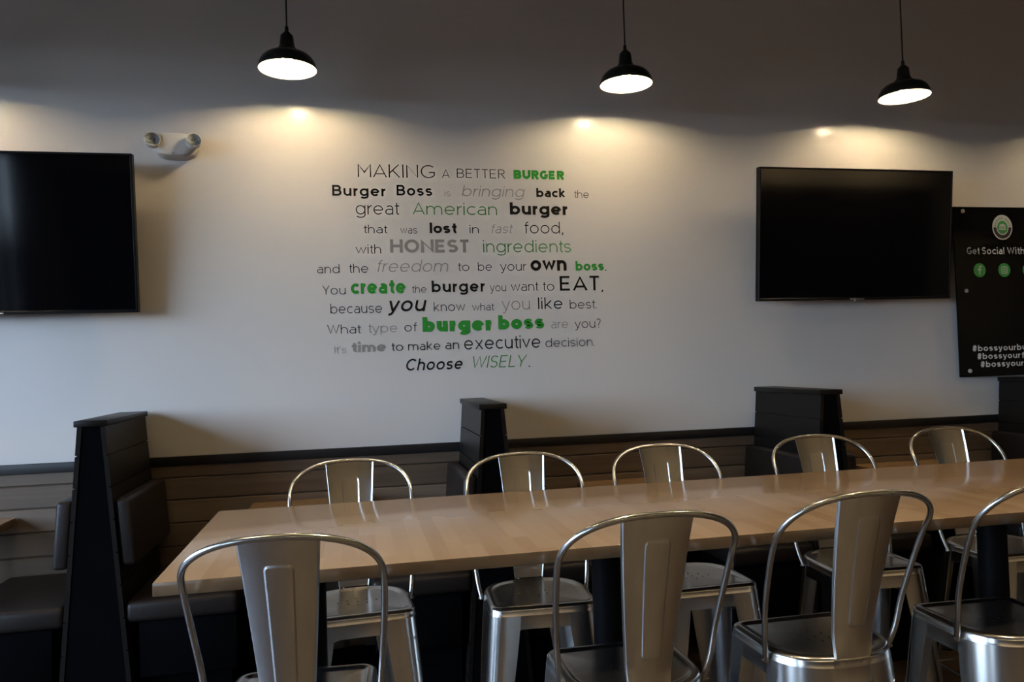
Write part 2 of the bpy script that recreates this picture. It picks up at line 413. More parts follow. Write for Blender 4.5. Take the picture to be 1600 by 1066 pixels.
def ribbon(bm, pts, w, fx, closed=False, lim=None):
    P = [Vector((p[0], p[1])) for p in pts]
    Q = [P[0]]
    for p in P[1:]:
        if (p-Q[-1]).length > 1e-4: Q.append(p)
    P = Q; n = len(P)
    if closed and (P[0]-P[-1]).length < 1e-4: P.pop(); n -= 1
    L, R = [], []
    for i in range(n):
        if closed: a, b = P[i-1], P[(i+1) % n]
        else: a, b = P[max(i-1, 0)], P[min(i+1, n-1)]
        d1 = (P[i]-a).normalized() if (P[i]-a).length > 1e-6 else (b-P[i]).normalized()
        d2 = (b-P[i]).normalized() if (b-P[i]).length > 1e-6 else d1
        n1 = Vector((-d1.y, d1.x)); n2 = Vector((-d2.y, d2.x)); m = (n1+n2)
        m = m.normalized() if m.length > .05 else n1
        k = (w/2)/max(.42, m.dot(n1))
        a_, b_ = P[i]+m*k, P[i]-m*k
        if lim:
            for q in (a_, b_): q.y = max(lim[0], min(lim[1], q.y))
        L.append(bm.verts.new(fx(a_))); R.append(bm.verts.new(fx(b_)))
    for i in range(n if closed else n-1):
        j = (i+1) % n
        bm.faces.new((L[i], R[i], R[j], L[j]))
def word_bm(text, w, x0, x1, z, size, italic=0.0, y=-.001, track=.0):
    """lettering standing on the wall plane, fitted between x0 and x1 (x0 to x0+natural width when x1 is None)"""
    pen = 0.0; items = []
    if w > .2: track -= .028
    for ch in text:
        if ch == ' ': pen += .34; continue
        S, C, D, W = glyph(ch, w)
        side = w/2 + (.085 if ch not in 'AVWYvwyTt' else .03) + track
        lim = (0, 1) if ch in 'AVWNMKYk' else (0, XH) if ch in 'vwx' else (-9, XH) if ch == 'y' else None
        items.append((pen+side, S, C, D, lim)); pen += side*2 + W - (.05 if ch in 'tcfL' else .10 if ch == 'r' else 0)
    first, last = text[0], text[-1]
    lo = (.085 if first not in 'AVWYvwyTt' else .03)+track; hi = pen-((.085 if last not in 'AVWYvwyTt' else .03)+track)
    k = size if x1 is None else (x1-x0)/(hi-lo)
    bm = bmesh.new(); lay = [0]
    def mk(ox):
        lay[0] += 1; dy = -.00003*(lay[0] % 7)
        def fx(p):
            return Vector((x0+(ox+p.x-lo)*k+italic*(p.y-.36)*size, y+dy, z+p.y*size))
        return fx
    for ox, S, C, D, lim in items:
        for s in S: ribbon(bm, s, w, mk(ox), False, lim)
        for s in C: ribbon(bm, s, w, mk(ox), True)
        for (dx, dz, dr) in D:
            fx = mk(ox); bm.faces.new([bm.verts.new(fx(Vector((dx+dr*math.cos(2*PI*i/14), dz+dr*math.sin(2*PI*i/14))))) for i in range(14)])
    for f in bm.faces:
        f.normal_update()
        if f.normal.y > 0: f.normal_flip()
    return bm

# ------------------------------------------------------------------ the room
X0, X1, Y0, ZC = -3.6, 9.2, -8.0, 3.7
bm = boxbm(X0-.1, X1+.1, 0.0, .12, 0, ZC); struct('wall_back', bm, M['wall'])
bm = boxbm(X0-.1, X1+.1, Y0-.1, .12, -.08, 0); struct('floor', bm, M['floor'])
bm = boxbm(X0-.1, X1+.1, Y0-.1, .12, ZC, ZC+.08); struct('ceiling', bm, M['ceiling'])
bm = boxbm(X0, X1, Y0-.12, Y0, 0, ZC); struct('wall_front', bm, M['wall_cream'])
# left wall: shop front panes, a wide bay near the lettering wall and a narrow bay further along
WZ0, WZ1 = .40, 2.55
BAYS = [(-4.2, -.7, 4), (-6.75, -6.0, 2)]
bm = bmesh.new()
box(bm, X0-.12, X0, Y0, 0, 0, WZ0); box(bm, X0-.12, X0, Y0, 0, WZ1, ZC)
for a, b_ in ((Y0, -6.75), (-6.0, -4.2), (-.7, 0)): box(bm, X0-.12, X0, a, b_, WZ0, WZ1)
struct('wall_left', bm, M['wall_plain'])
wi = 1
for WY0, WY1, nb in BAYS:
    bm = bmesh.new()
    for i in range(nb+1):
        yy = WY0+(WY1-WY0)*i/nb; box(bm, X0-.09, X0-.03, max(WY0, yy-.03), min(WY1, yy+.03), WZ0, WZ1)
    box(bm, X0-.09, X0-.03, WY0, WY1, WZ0, WZ0+.06); box(bm, X0-.09, X0-.03, WY0, WY1, WZ1-.06, WZ1)
    w1 = struct('window_%d' % wi, bm, M['black_metal']); wi += 1
    obj('pane', boxbm(X0-.063, X0-.057, WY0+.002, WY1-.002, WZ0+.01, WZ1-.01), M['pane'], w1)
bm = bmesh.new(); box(bm, X0+.002, X1-.002, Y0+.001, Y0+.03, 0, 2.35); box(bm, X0+.002, X1-.002, Y0+.001, Y0+.05, 2.35, 2.41, bev=.004)
struct('added_trim_3', bm, M['dark_backdrop'])  # unseen dark lining, added so reflections of the lower front wall stay dark
struct('wall_right', boxbm(X1, X1+.12, Y0, 0, 0, ZC), M['wall_plain'])
# daylight portals fill the window openings (they give no light of their own)
def portal(name, loc, sx_, sz_, face):
    l = bpy.data.lights.new(name, 'AREA'); l.shape = 'RECTANGLE'; l.size = sx_; l.size_y = sz_; l.cycles.is_portal = True
    o = bpy.data.objects.new(name, l); COL.objects.link(o); o.location = loc
    z = -Vector(face); y = Vector((0, 0, 1)); x = y.cross(z)
    o.matrix_world = Matrix(((x.x, y.x, z.x, loc[0]), (x.y, y.y, z.y, loc[1]), (x.z, y.z, z.z, loc[2]), (0, 0, 0, 1)))
for WY0, WY1, nb in BAYS: portal('daylight_opening', (X0-.005, (WY0+WY1)/2, (WZ0+WZ1)/2), WY1-WY0, WZ1-WZ0, (1, 0, 0))

# wainscot boards and the black rail above them
RAILZ = .912
bm = bmesh.new(); lay = bm.loops.layers.color.new('board')
zt = RAILZ-.034; edges = [zt, .829, .744, .656, .567, .478, .389, .30, .211, .122]
for a, b_ in zip(edges, edges[1:]):
    segs = [X0+.002, -2.2+random.uniform(-.4, .4), 3.9+random.uniform(-.4, .4), X1-.002]
    for s0, s1 in zip(segs, segs[1:]):
        n0 = len(bm.faces); bm.faces.ensure_lookup_table()
        old = set(bm.faces)
        box(bm, s0+.0008, s1-.0008, -.016, -.001, b_+.0035, a-.0005, bev=.0025, seg=1)
        v = random.random()
        for f in bm.faces:
            if f not in old:
                for l in f.loops: l[lay] = (v, v, v, 1)
old = set(bm.faces)
box(bm, X0+.002, X1-.002, -.006, -.0005, .12, zt)
for f in bm.faces:
    if f not in old:
        for l in f.loops: l[lay] = (0, 0, 0, 1)
struct('trim_1', bm, M['planks'])
bm = bmesh.new(); box(bm, X0+.002, X1-.002, -.022, -.0005, RAILZ-.036, RAILZ, bev=.002)
struct('trim_2', bm, M['rail_paint'])
struct('baseboard_back', boxbm(X0+.002, X1-.002, -.018, -.0005, 0, .118, bev=.003), M['black_paint'])

# ------------------------------------------------------------------ booths
CAPZ = 1.0915
DX = [-2.135, -.818, .479, 1.803, 3.080]
def hw(z): return .041+(1.072-z)*.079
def make_booth(loc, label, group):
    t = thing('booth', label, 'booth seat', loc, 0, group)
    F, B = -.515, -.024
    # sloping board faces with grooves
    seams = [1.072, .978, .876, .772, .668, .564, .46, .356, .252, .148, .03]
    for s in (-1, 1):
        bm = bmesh.new()
        for a, b_ in zip(seams, seams[1:]):
            b2 = b_+.004
            prism_y(bm, [(s*(hw(a)-.014), a), (s*hw(a), a), (s*hw(b2), b2), (s*(hw(b2)-.014), b2)], F, B)
            prism_y(bm, [(s*(hw(b2)-.014), b2), (s*(hw(b2)-.005), b2), (s*(hw(b_)-.005), b_), (s*(hw(b_)-.014), b_)], F, B)
        obj('side_boards', bm, M['stain'], t)
    bm = bmesh.new(); prism_y(bm, [(-(hw(1.072)-.015), 1.072), (hw(1.072)-.015, 1.072), (hw(.03)-.015, .03), (-(hw(.03)-.015), .03)], F+.003, B)
    obj('end_panel', bm, M['black_paint'], t)
    obj('cap', boxbm(-.0495, .0495, -.522, B+.002, 1.072, CAPZ, bev=.0025), M['stain'], t)
    for s in (-1, 1):
        # back cushion lying along the slope
        bm = bmesh.new(); z0, z1 = .622, .838
        prof = [(s*(hw(z1)+.001), z1), (s*(hw(z1)+.050), z1), (s*(hw(z0)+.050), z0), (s*(hw(z0)+.001), z0)]
        fs = prism_y(bm, prof, -.505, -.03)
        es = list({e for f in fs for e in f.edges}); bmesh.ops.bevel(bm, geom=es, offset=.014, segments=4, affect='EDGES', profile=.5)
        obj('back_cushion', bm, M['vinyl'], t)
        xi = hw(.50)+.002
        a, b_ = sorted((s*xi, s*.432))
        bm = bmesh.new(); box(bm, a, b_, -.512, -.03, .440, .508, bev=.018, seg=4); obj('seat_cushion', bm, M['vinyl'], t)
        xi2 = hw(.06)+.006
        a, b_ = sorted((s*xi2, s*.425))
        bm = bmesh.new(); box(bm, a, b_, -.50, -.03, .262, .439, bev=.003); 
        a, b_ = sorted((s*xi2, s*.40)); box(bm, a, b_, -.455, -.03, .0, .262)
        obj('seat_base', bm, M['black_paint'], t)
    return t
bl = ['black booth seat outside the left edge of the picture, nearest the windows',
      'black double booth seat at the far left, below the emergency light',
      'black double booth seat in the middle, directly below the wall lettering',
      'black double booth seat directly below the right hand television',
      'black booth seat at the right edge, directly below the glossy black sign']
booth = make_booth((DX[0], 0, 0), bl[0], 'booths along the wall')
for x, l in zip(DX[1:], bl[1:]): dup(booth, (x, 0, 0), 0, l)

# small two-seat tables between the booths
def cafe_table(loc, label):
    t = thing('booth_table', label, 'table', loc, 0, 'booth tables along the wall')
    obj('tabletop', boxbm(-.222, .222, -.25, .25, .69, .72, bev=.003), M['cafe_top'], t)
    bm = bmesh.new(); lathe(bm, [(.034, .018), (.034, .68)], 24); obj('pedestal', bm, M['black_metal'], t)
    bm = bmesh.new(); lathe(bm, [(.16, .0), (.165, .006), (.16, .014), (.05, .022), (.036, .035)], 32); obj('base', bm, M['black_metal'], t)
    bm = bmesh.new(); box(bm, -.11, .11, -.11, .11, .68, .6895); obj('mounting_plate', bm, M['black_metal'], t)
    return t
ct = cafe_table((-1.447, -.275, 0), 'small wooden booth table at the far left edge of the picture')
dup(ct, (-.1695, -.275, 0), 0, 'small wooden booth table behind the leftmost far stool')
dup(ct, (1.141, -.275, 0), 0, 'small wooden booth table behind the third far stool')
dup(ct, (2.4415, -.275, 0), 0, 'small wooden booth table behind the rightmost far stool')

# ------------------------------------------------------------------ long table
TX0, TX1, TY0, TY1, TZ = -.3675, 3.40, -1.672, -.9545, .855
lt = thing('communal_table', 'long butcher block communal table on black pedestals, running to the right edge', 'table', ((TX0+TX1)/2, (TY0+TY1)/2, 0))
ox, oy = (TX0+TX1)/2, (TY0+TY1)/2
obj('tabletop', boxbm(TX0-ox, TX1-ox, TY0-oy, TY1-oy, TZ-.0257, TZ, bev=.0018), M['butcher'], lt)
for px in (-.111, .6165, 1.76, 2.66):
    bm = bmesh.new(); q = px-ox; yy = -1.31-oy
    lathe(bm, [(.0375, .012), (.0375, TZ-.036)], 32, cx=q, cy_=yy)
    box(bm, q-.12, q+.12, yy-.2, yy+.2, TZ-.036, TZ-.0260, bev=.002)
    lathe(bm, [(.0, .0), (.052, .0), (.053, .006), (.050, .010), (.042, .013), (.039, .022)], 40, cx=q, cy_=yy, cap=False)
    obj('pedestal', bm, M['black_metal'], lt)

# ------------------------------------------------------------------ metal chairs
ZS, SD, SW = .374, .185, .196
def seat_outline():
    r = .05; P = []
    P += [(x, -SD) for x in [-(SW-r)+2*(SW-r)*i/12 for i in range(13)]]
    P += [(SW-r+r*math.cos(a), -SD+r+r*math.sin(a)) for a in [(-90+90*i/10)*PI/180 for i in range(1, 11)]]
    ay = .02; n = 8
    P += [(SW, -SD+r+(ay+SD-r)*i/n) for i in range(1, n)]
    m = 36
    for i in range(m+1):
        a = PI*i/m; c, s = math.cos(a), math.sin(a)
        P.append((SW*math.copysign(abs(c)**.78, c), ay+(SD-ay)*abs(s)**.86))
    P += [(-SW, ay-(ay+SD-r)*i/n) for i in range(1, n)]
    P += [(-SW+r-r*math.cos(a), -SD+r-r*math.sin(a)) for a in [(90*i/10)*PI/180 for i in range(10)]]
    # resample evenly
    Q = [Vector(p) for p in P]; Ls = [0]
    for i in range(len(Q)): Ls.append(Ls[-1]+(Q[(i+1) % len(Q)]-Q[i]).length)
    N = 120; out = []; k = 0
    for j in range(N):
        s = Ls[-1]*j/N
        while Ls[k+1] < s: k += 1
        f = (s-Ls[k])/max(1e-9, Ls[k+1]-Ls[k]); out.append(Q[k].lerp(Q[(k+1) % len(Q)], f))
    return out
OUT = seat_outline(); NO = len(OUT)
def onorm(i):
    d = OUT[(i+1) % NO]-OUT[i-1]; d.normalize(); return Vector((d.y, -d.x))
NRM = [onorm(i) for i in range(NO)]

K, DROP = .75, .4133      # stool size; how far the floor lies below the modelling datum
CHAIR_M = Matrix.Scale(K, 4) @ Matrix.Translation((0, 0, DROP))
def cobj(name, bm, m, parent, sharp=32.0):
    bmesh.ops.transform(bm, matrix=CHAIR_M, verts=bm.verts)
    return obj(name, bm, m, parent, sharp)
def smooth(t): t = max(0, min(1, t)); return t*t*(3-2*t)

def make_chair(loc, rz, label, group):
    t = thing('metal_stool', label, 'stool', loc, rz, group)
    st = M['steel']
    # seat pan: dished panel, rolled rim, skirt
    bm = bmesh.new(); rings = []
    for off, z in ((.046, -.0045), (.034, -.0040), (.030, -.0015), (.024, .0000), (.014, .0000), (.007, -.0022), (.0022, -.007), (.0, -.013), (0, -.027), (-.0016, -.029), (-.0016, -.0315), (-.001, -.033), (-.003, -.076), (.0, -.077)):
        rings.append([bm.verts.new((OUT[i].x-NRM[i].x*off, OUT[i].y-NRM[i].y*off, ZS+z)) for i in range(NO)])
    cen = bm.verts.new((0, 0, ZS-.0065)); mid = [bm.verts.new((OUT[i].x*.42, OUT[i].y*.42, ZS-.0062)) for i in range(NO)]
    for i in range(NO):
        j = (i+1) % NO
        bm.faces.new((cen, mid[i], mid[j])); bm.faces.new((mid[i], rings[0][i], rings[0][j], mid[j]))
        for a, b_ in zip(rings, rings[1:]): bm.faces.new((a[i], b_[i], b_[j], a[j]))
    seat = cobj('seat', bm, st, t, sharp=50)
    for hx, hy in ((0, 0), (.035, .02), (-.035, .02), (.035, -.02), (-.035, -.02), (0, .04), (0, -.04), (.07, 0), (-.07, 0)):
        bm = bmesh.new(); v = [bm.verts.new((hx+.0032*math.cos(2*PI*k/10), hy+.0032*math.sin(2*PI*k/10), ZS-.0055)) for k in range(10)]; bm.faces.new(v); cobj('drain_hole', bm, M['rubber'], seat)  # flat black disc; the hole's darkness is put into its colour
    # four folded sheet legs
    def leg(i0, splay):
        bm = bmesh.new(); half = 9; rows = 9; grid = []
        c = OUT[i0 % NO]+Vector((0, 0))
        zt_, zb = ZS-.030, -DROP+.012
        for r in range(rows):
            f = r/(rows-1); k = 1-.56*smooth(f*.9+.05) if f > 0 else 1.0
            row = []
            for s in range(-half, half+1):
                p = OUT[(i0+s) % NO]+NRM[(i0+s) % NO]*.0022
                q = c+(p-c)*k+splay*f
                row.append(bm.verts.new((q.x, q.y, zt_+(zb-zt_)*f)))
            grid.append(row)
        for a, b_ in zip(grid, grid[1:]):
            for s in range(len(a)-1): bm.faces.new((a[s], a[s+1], b_[s+1], b_[s]))
        bmesh.ops.recalc_face_normals(bm, faces=bm.faces)
        bmesh.ops.solidify(bm, geom=list(bm.faces), thickness=.0022)
        lg = cobj('leg', bm, st, t, sharp=45)
        bm = bmesh.new(); q = c+splay-NRM[i0 % NO]*.010
        lathe(bm, [(.019, -DROP), (.021, -DROP+.004), (.020, -DROP+.016), (.012, -DROP+.02)], 16, cx=q.x, cy_=q.y); cobj('rubber_foot', bm, M['rubber'], lg)
        return c, splay
    def nearest(n):
        return max(range(NO), key=lambda i: NRM[i].dot(n)-1e-3*abs(i))
    corners = {}
    for nm, n in (('fr', Vector((.7071, -.7071))), ('fl', Vector((-.7071, -.7071))), ('br', Vector((.66, .75)).normalized()), ('bl', Vector((-.66, .75)).normalized())):
        i0 = nearest(n); corners[nm] = leg(i0, n*.095)
    # brace rods crossing under the seat, black bumpers on them
    zb = ZS-.108
    for a, b_ in (('fr', 'bl'), ('fl', 'br')):
        fz = .108/(ZS+DROP)
        A = corners[a][0]+corners[a][1]*fz*.9; B = corners[b_][0]+corners[b_][1]*fz*.9
        dz = .0075 if a == 'fr' else -.0075
        bm = bmesh.new(); tube(bm, [(A.x, A.y, zb+dz), (B.x, B.y, zb+dz)], .0060, 10); br = cobj('brace', bm, st, t)
        for f in (.17, .78):
            bm = bmesh.new(); p = A.lerp(B, f); q = A.lerp(B, f+.05); tube(bm, [(p.x, p.y, zb+dz), (q.x, q.y, zb+dz)], .0105, 12)
            cobj('bumper', bm, M['rubber'], br)
    # foot rails between the legs
    zf = .165/K-DROP; fz = (ZS-zf)/(ZS+DROP)
    for a, b_ in (('fr', 'fl'), ('fl', 'bl'), ('bl', 'br'), ('br', 'fr')):
        A = corners[a][0]+corners[a][1]*fz*.95; B = corners[b_][0]+corners[b_][1]*fz*.95
        bm = bmesh.new(); tube(bm, [(A.x, A.y, zf), (B.x, B.y, zf)], .0062, 10); cobj('foot_rail', bm, st, t)
    # hoop
    HW, ZW, YW, ZT, YT = .237, .726, .202, .853, .305
    R = .0086
    pts = []
    ax, ay_ = .203, .075
    right = [Vector((ax, ay_-.012, ZS-.036)), Vector((ax+.002, ay_-.008, ZS-.022)), Vector((ax+.008, ay_+.002, ZS)), Vector((ax+.0135, ay_+.014, ZS+.04)),
             Vector((.2235, .106, ZS+.12)), Vector((.2300, .135, ZS+.20)), Vector((.2345, .163, ZS+.27)), Vector((.2365, .186, ZS+.32))]
    arch = []
    for i in range(33):
        a = PI*i/32; c, s = math.cos(a), math.sin(a)
        k = abs(s)**.82
        arch.append(Vector((HW*math.copysign(abs(c)**.82, c), YW+(YT-YW)*k, ZW+(ZT-ZW)*k)))
    left = [Vector((-p.x, p.y, p.z)) for p in reversed(right)]
    path = right+arch+left
    # one smoothing and resample pass
    def resample(P, step):
        out = [P[0]]; acc = 0
        for a, b_ in zip(P, P[1:]):
            L = (b_-a).length; d = step-acc
            while d <= L: out.append(a.lerp(b_, d/L)); d += step
            acc = (acc+L) % step if L else acc
        out.append(P[-1]); return out
    path = resample(path, .012)
    for _ in range(4): path = [path[0]]+[(path[i-1]+path[i]*2+path[i+1])/4 for i in range(1, len(path)-1)]+[path[-1]]
    bm = bmesh.new(); tube(bm, path, R, 12); hp = cobj('back_hoop', bm, st, t, sharp=60)
    for s in (-1, 1):
        bm = bmesh.new()
        tube(bm, [(s*(ax-.006), ay_-.010, ZS-.034), (s*(ax+.0135), ay_-.010, ZS-.034)], .0052, 10)
        cobj('bolt', bm, M['chrome'], hp)
    # back splat with a pressed panel
    NU, NV = 90, 130; bm = bmesh.new(); grid = []
    z0, z1, y0, y1 = ZS-.004, ZT-.003, SD+.004, YT+.001
    for j in range(NV+1):
        v = j/NV; row = []
        wdt = .056+(.096-.056)*smooth(min(1, v*1.15))*1.0
        wdt = .056+.040*(v**.85)
        z = z0+(z1-z0)*v
        # leans back evenly, foot turned down on to the seat rim
        y = y0+(y1-y0)*(.75*v+.25*v*v) + .012*math.exp(-((v)/.05)**2)*0
        ztop_arch = .0
        for i in range(NU+1):
            u = -1+2*i/NU
            yy = y - .012*u*u*smooth(v*6)          # gently cupped
            ex = (abs(u)-.955)/.045
            if ex > 0: yy -= .009*ex                 # folded edge
            # pressed panel, top and bottom rounded
            hwp = (.036 if False else (.0225+.0125*v)); xx = u*wdt
            za, zb_ = .20, .86
            dx = abs(xx)-hwp; dv = max(za-v, v-zb_)*(z1-z0)
            rr = .012; qx, qz = dx+rr, dv+rr
            d = math.hypot(max(qx, 0), max(qz, 0))+min(max(qx, qz), 0)-rr
            yy += .0034*smooth((-d+.0015)/.0034)
            zz = z-(.007*u*u)*smooth((v-.8)/.2)      # top follows the hoop
            row.append(bm.verts.new((xx, yy, zz)))
        grid.append(row)
    for a, b_ in zip(grid, grid[1:]):
        for i in range(NU): bm.faces.new((a[i], a[i+1], b_[i+1], b_[i]))
    bmesh.ops.recalc_face_normals(bm, faces=bm.faces)
    bmesh.ops.solidify(bm, geom=list(bm.faces), thickness=.0014)
    sp_ = cobj('splat', bm, M['steel_satin'], t, sharp=60)
    # foot plate bent down over the rolled rim, two bolts through it
    bm = bmesh.new(); idx = [i for i in range(NO) if abs(OUT[i].x) < .060 and OUT[i].y > 0]
    def row(off, z): return [bm.verts.new((OUT[i].x+NRM[i].x*off, OUT[i].y+NRM[i].y*off, ZS+z)) for i in idx]
    R_ = [row(-.004, .0012), row(.0005, -.0030), row(.0032, -.0080), row(.0036, -.0300), row(.0014, -.0300), row(.0010, -.0090)]
    for a, b_ in zip(R_, R_[1:]):
        for i in range(len(idx)-1): bm.faces.new((a[i], a[i+1], b_[i+1], b_[i]))
    cobj('foot_plate', bm, st, sp_, sharp=50)
    for s in (-1, 1):
        bm = bmesh.new(); yb = SD-.004
        tube(bm, [(s*.036, yb, ZS-.018), (s*.036, yb+.0095, ZS-.018)], .0055, 10); cobj('bolt', bm, M['chrome'], sp_)
    return t

FAR = [(-.004, -.248, 3.4), (.658, -.337, -3.4), (1.296, -.312, -.1), (2.043, -.288, -2.9), (2.769, -.262, -.6)]
NEAR = [(-.158, -1.039, -4.2), (.733, -1.098, -.8), (1.368, -1.032, .2), (2.012, -1.053, -2.7)]
fl = ['silver metal stool on the far side of the table, leftmost of its row',
      'silver metal stool on the far side of the table, overlapping the middle booth',
      'silver metal stool on the far side of the table, third from left in its row',
      'silver metal stool on the far side of the table, overlapping the booth below the television',
      'silver metal stool on the far side of the table, rightmost of its row']
nl = ['large silver metal stool seen from behind at the left end of the table',
      'silver metal stool seen from behind, second from left on the near side',
      'silver metal stool seen from behind, third from left on the near side',
      'silver metal stool on the near side of the table, cut off by the right edge']
FAR = [(K*x, -3.2+K*(y+3.2), a) for x, y, a in FAR]; NEAR = [(K*x, -3.2+K*(y+3.2), a) for x, y, a in NEAR]
chair = make_chair((FAR[0][0], FAR[0][1], 0), math.radians(FAR[0][2]), fl[0], 'metal stools on the far side of the table')
for (x, y, a), l in list(zip(FAR, fl))[1:]: dup(chair, (x, y, 0), math.radians(a), l)
for (x, y, a), l in zip(NEAR, nl): dup(chair, (x, y, 0), math.radians(a)+PI, l, 'metal stools on the near side of the table')

# ------------------------------------------------------------------ televisions
def make_tv(xc, z, y, label):
    """origin at the middle of the screen; top leans out from the wall"""
    t = thing('television', label, 'television', (xc, y, z), 0, 'wall mounted televisions')
    t.rotation_euler = (math.radians(5.2), 0, 0)
    w, h = .487, .293
    bm = bmesh.new(); fr = .008
    for a in ((-w, w, h-fr, h), (-w, w, -h, -h+.012), (-w, -w+fr, -h+.012, h-fr), (w-fr, w, -h+.012, h-fr)):
        box(bm, a[0], a[1], -.018, .012, a[2], a[3], bev=.0012, seg=1)
    obj('bezel', bm, M['tv_frame'], t)
    obj('screen', boxbm(-w+fr, w-fr, -.015, .010, -h+.012, h-fr), M['screen'], t)
    bm = bmesh.new(); box(bm, -w+.01, w-.01, .0122, .024, -h+.01, h-.01, bev=.004); box(bm, -.30, .30, .02, .036, -.24, .16, bev=.006)
    obj('rear_housing', bm, M['tv_frame'], t)
    bm = bmesh.new(); box(bm, -.035, .035, -.0195, -.017, -h+.0015, -h+.0065, bev=.0008, seg=1); box(bm, -.012, .012, -.019, .004, -h-.006, -h+.001, bev=.001, seg=1)
    obj('badge', bm, M['silver_plate'], t)
    return t
tvL = make_tv(-1.265, 1.757, -.100, 'large black television at the left edge, below the emergency light')
tvR = dup(tvL, (2.242, -.100, 1.762), 0, 'large black television on the right, above a booth and beside the black sign')
tvR.rotation_euler = (math.radians(5.2), 0, 0)
for xc, z, lab in ((-1.265, 1.757, 'black wall bracket behind the television at the left edge'), (2.242, 1.762, 'black wall bracket behind the right hand television')):
    bm = bmesh.new(); box(bm, xc-.22, xc+.22, -.020, -.001, z-.15, z+.15, bev=.003); box(bm, xc-.16, xc-.12, -.045, -.018, z-.14, z+.10, bev=.002); box(bm, xc+.12, xc+.16, -.045, -.018, z-.14, z+.10, bev=.002)
    o = obj('television_bracket', bm, M['black_metal']); o['label'] = lab; o['category'] = 'bracket'; o['group'] = 'television brackets'

# ------------------------------------------------------------------ emergency light
em = thing('emergency_light', 'white emergency light with two round lamp heads on the wall above the left television', 'light', (-.652, 0, 2.112))
bm = bmesh.new()
NX = 24; prof = []
rows = []
for j, (dy, k) in enumerate(((-.0005, 1.0), (-.030, 1.0), (-.046, .95), (-.058, .84), (-.062, .66))):
    ring = []
    for i in range(NX*2):
        a = 2*PI*i/(NX*2); c, s = math.cos(a), math.sin(a)
        X = .083*math.copysign(abs(c)**.55, c); Z = (.046 if s > 0 else .05)*math.copysign(abs(s)**.62, s)
        if s < 0: X *= 1-.16*abs(s)
        ring.append(bm.verts.new((X*k, dy, Z*k)))
    rows.append(ring)
for a, b_ in zip(rows, rows[1:]):
    for i in range(NX*2):
        j = (i+1) % (NX*2); bm.faces.new((a[i], a[j], b_[j], b_[i]))
bm.faces.new(rows[0]); bm.faces.new(rows[-1])
obj('housing', bm, M['abs_white'], em, sharp=40)
bm = bmesh.new(); box(bm, -.004, .004, -.0635, -.060, -.040, -.032, bev=.001, seg=1); obj('test_button', bm, M['abs_grey'], em)
for s, yaw in ((-1, .38), (1, -.30)):
    rot = Matrix.Rotation(s*-.35 if s < 0 else .30, 4, 'Z') @ Matrix.Rotation(-.18, 4, 'X')
    base = Matrix.Translation((s*.0745, -.064, .007))
    bm = bmesh.new()
    prof_ = [(.0, .026), (.014, .026), (.024, .016), (.0275, .0), (.0285, -.012), (.0285, -.019), (.0262, -.019), (.0245, -.010), (.012, .006), (.0, .009)]
    lathe(bm, prof_, 32, cap=False)
    bmesh.ops.transform(bm, matrix=base @ rot @ Matrix.Rotation(-PI/2, 4, 'X'), verts=bm.verts)
    hd = obj('lamp_head', bm, M['abs_white'], em, sharp=40)
    bm = bmesh.new(); lathe(bm, [(.0258, -.0165), (.0240, -.021), (.016, -.0245), (.0, -.026), (.0, -.022), (.0245, -.0165)], 28, cap=False)
    bmesh.ops.transform(bm, matrix=base @ rot @ Matrix.Rotation(-PI/2, 4, 'X'), verts=bm.verts)
    obj('lens', bm, M['clear'], hd, sharp=60)
    bm = bmesh.new(); lathe(bm, [(.0240, -.0125), (.020, -.004), (.0115, .004), (.0, .0055)], 28, cap=False)
    bmesh.ops.transform(bm, matrix=base @ rot @ Matrix.Rotation(-PI/2, 4, 'X'), verts=bm.verts)
    obj('reflector', bm, M['reflector'], hd, sharp=60)
    bm = bmesh.new()
    for dx in (-.007, .007):
        bmesh.ops.create_uvsphere(bm, u_segments=10, v_segments=6, radius=.0035, matrix=Matrix.Translation((dx, .0, -.012)))
    bmesh.ops.transform(bm, matrix=base @ rot @ Matrix.Rotation(-PI/2, 4, 'X'), verts=bm.verts)
    obj('bulb', bm, M['chrome'], hd)

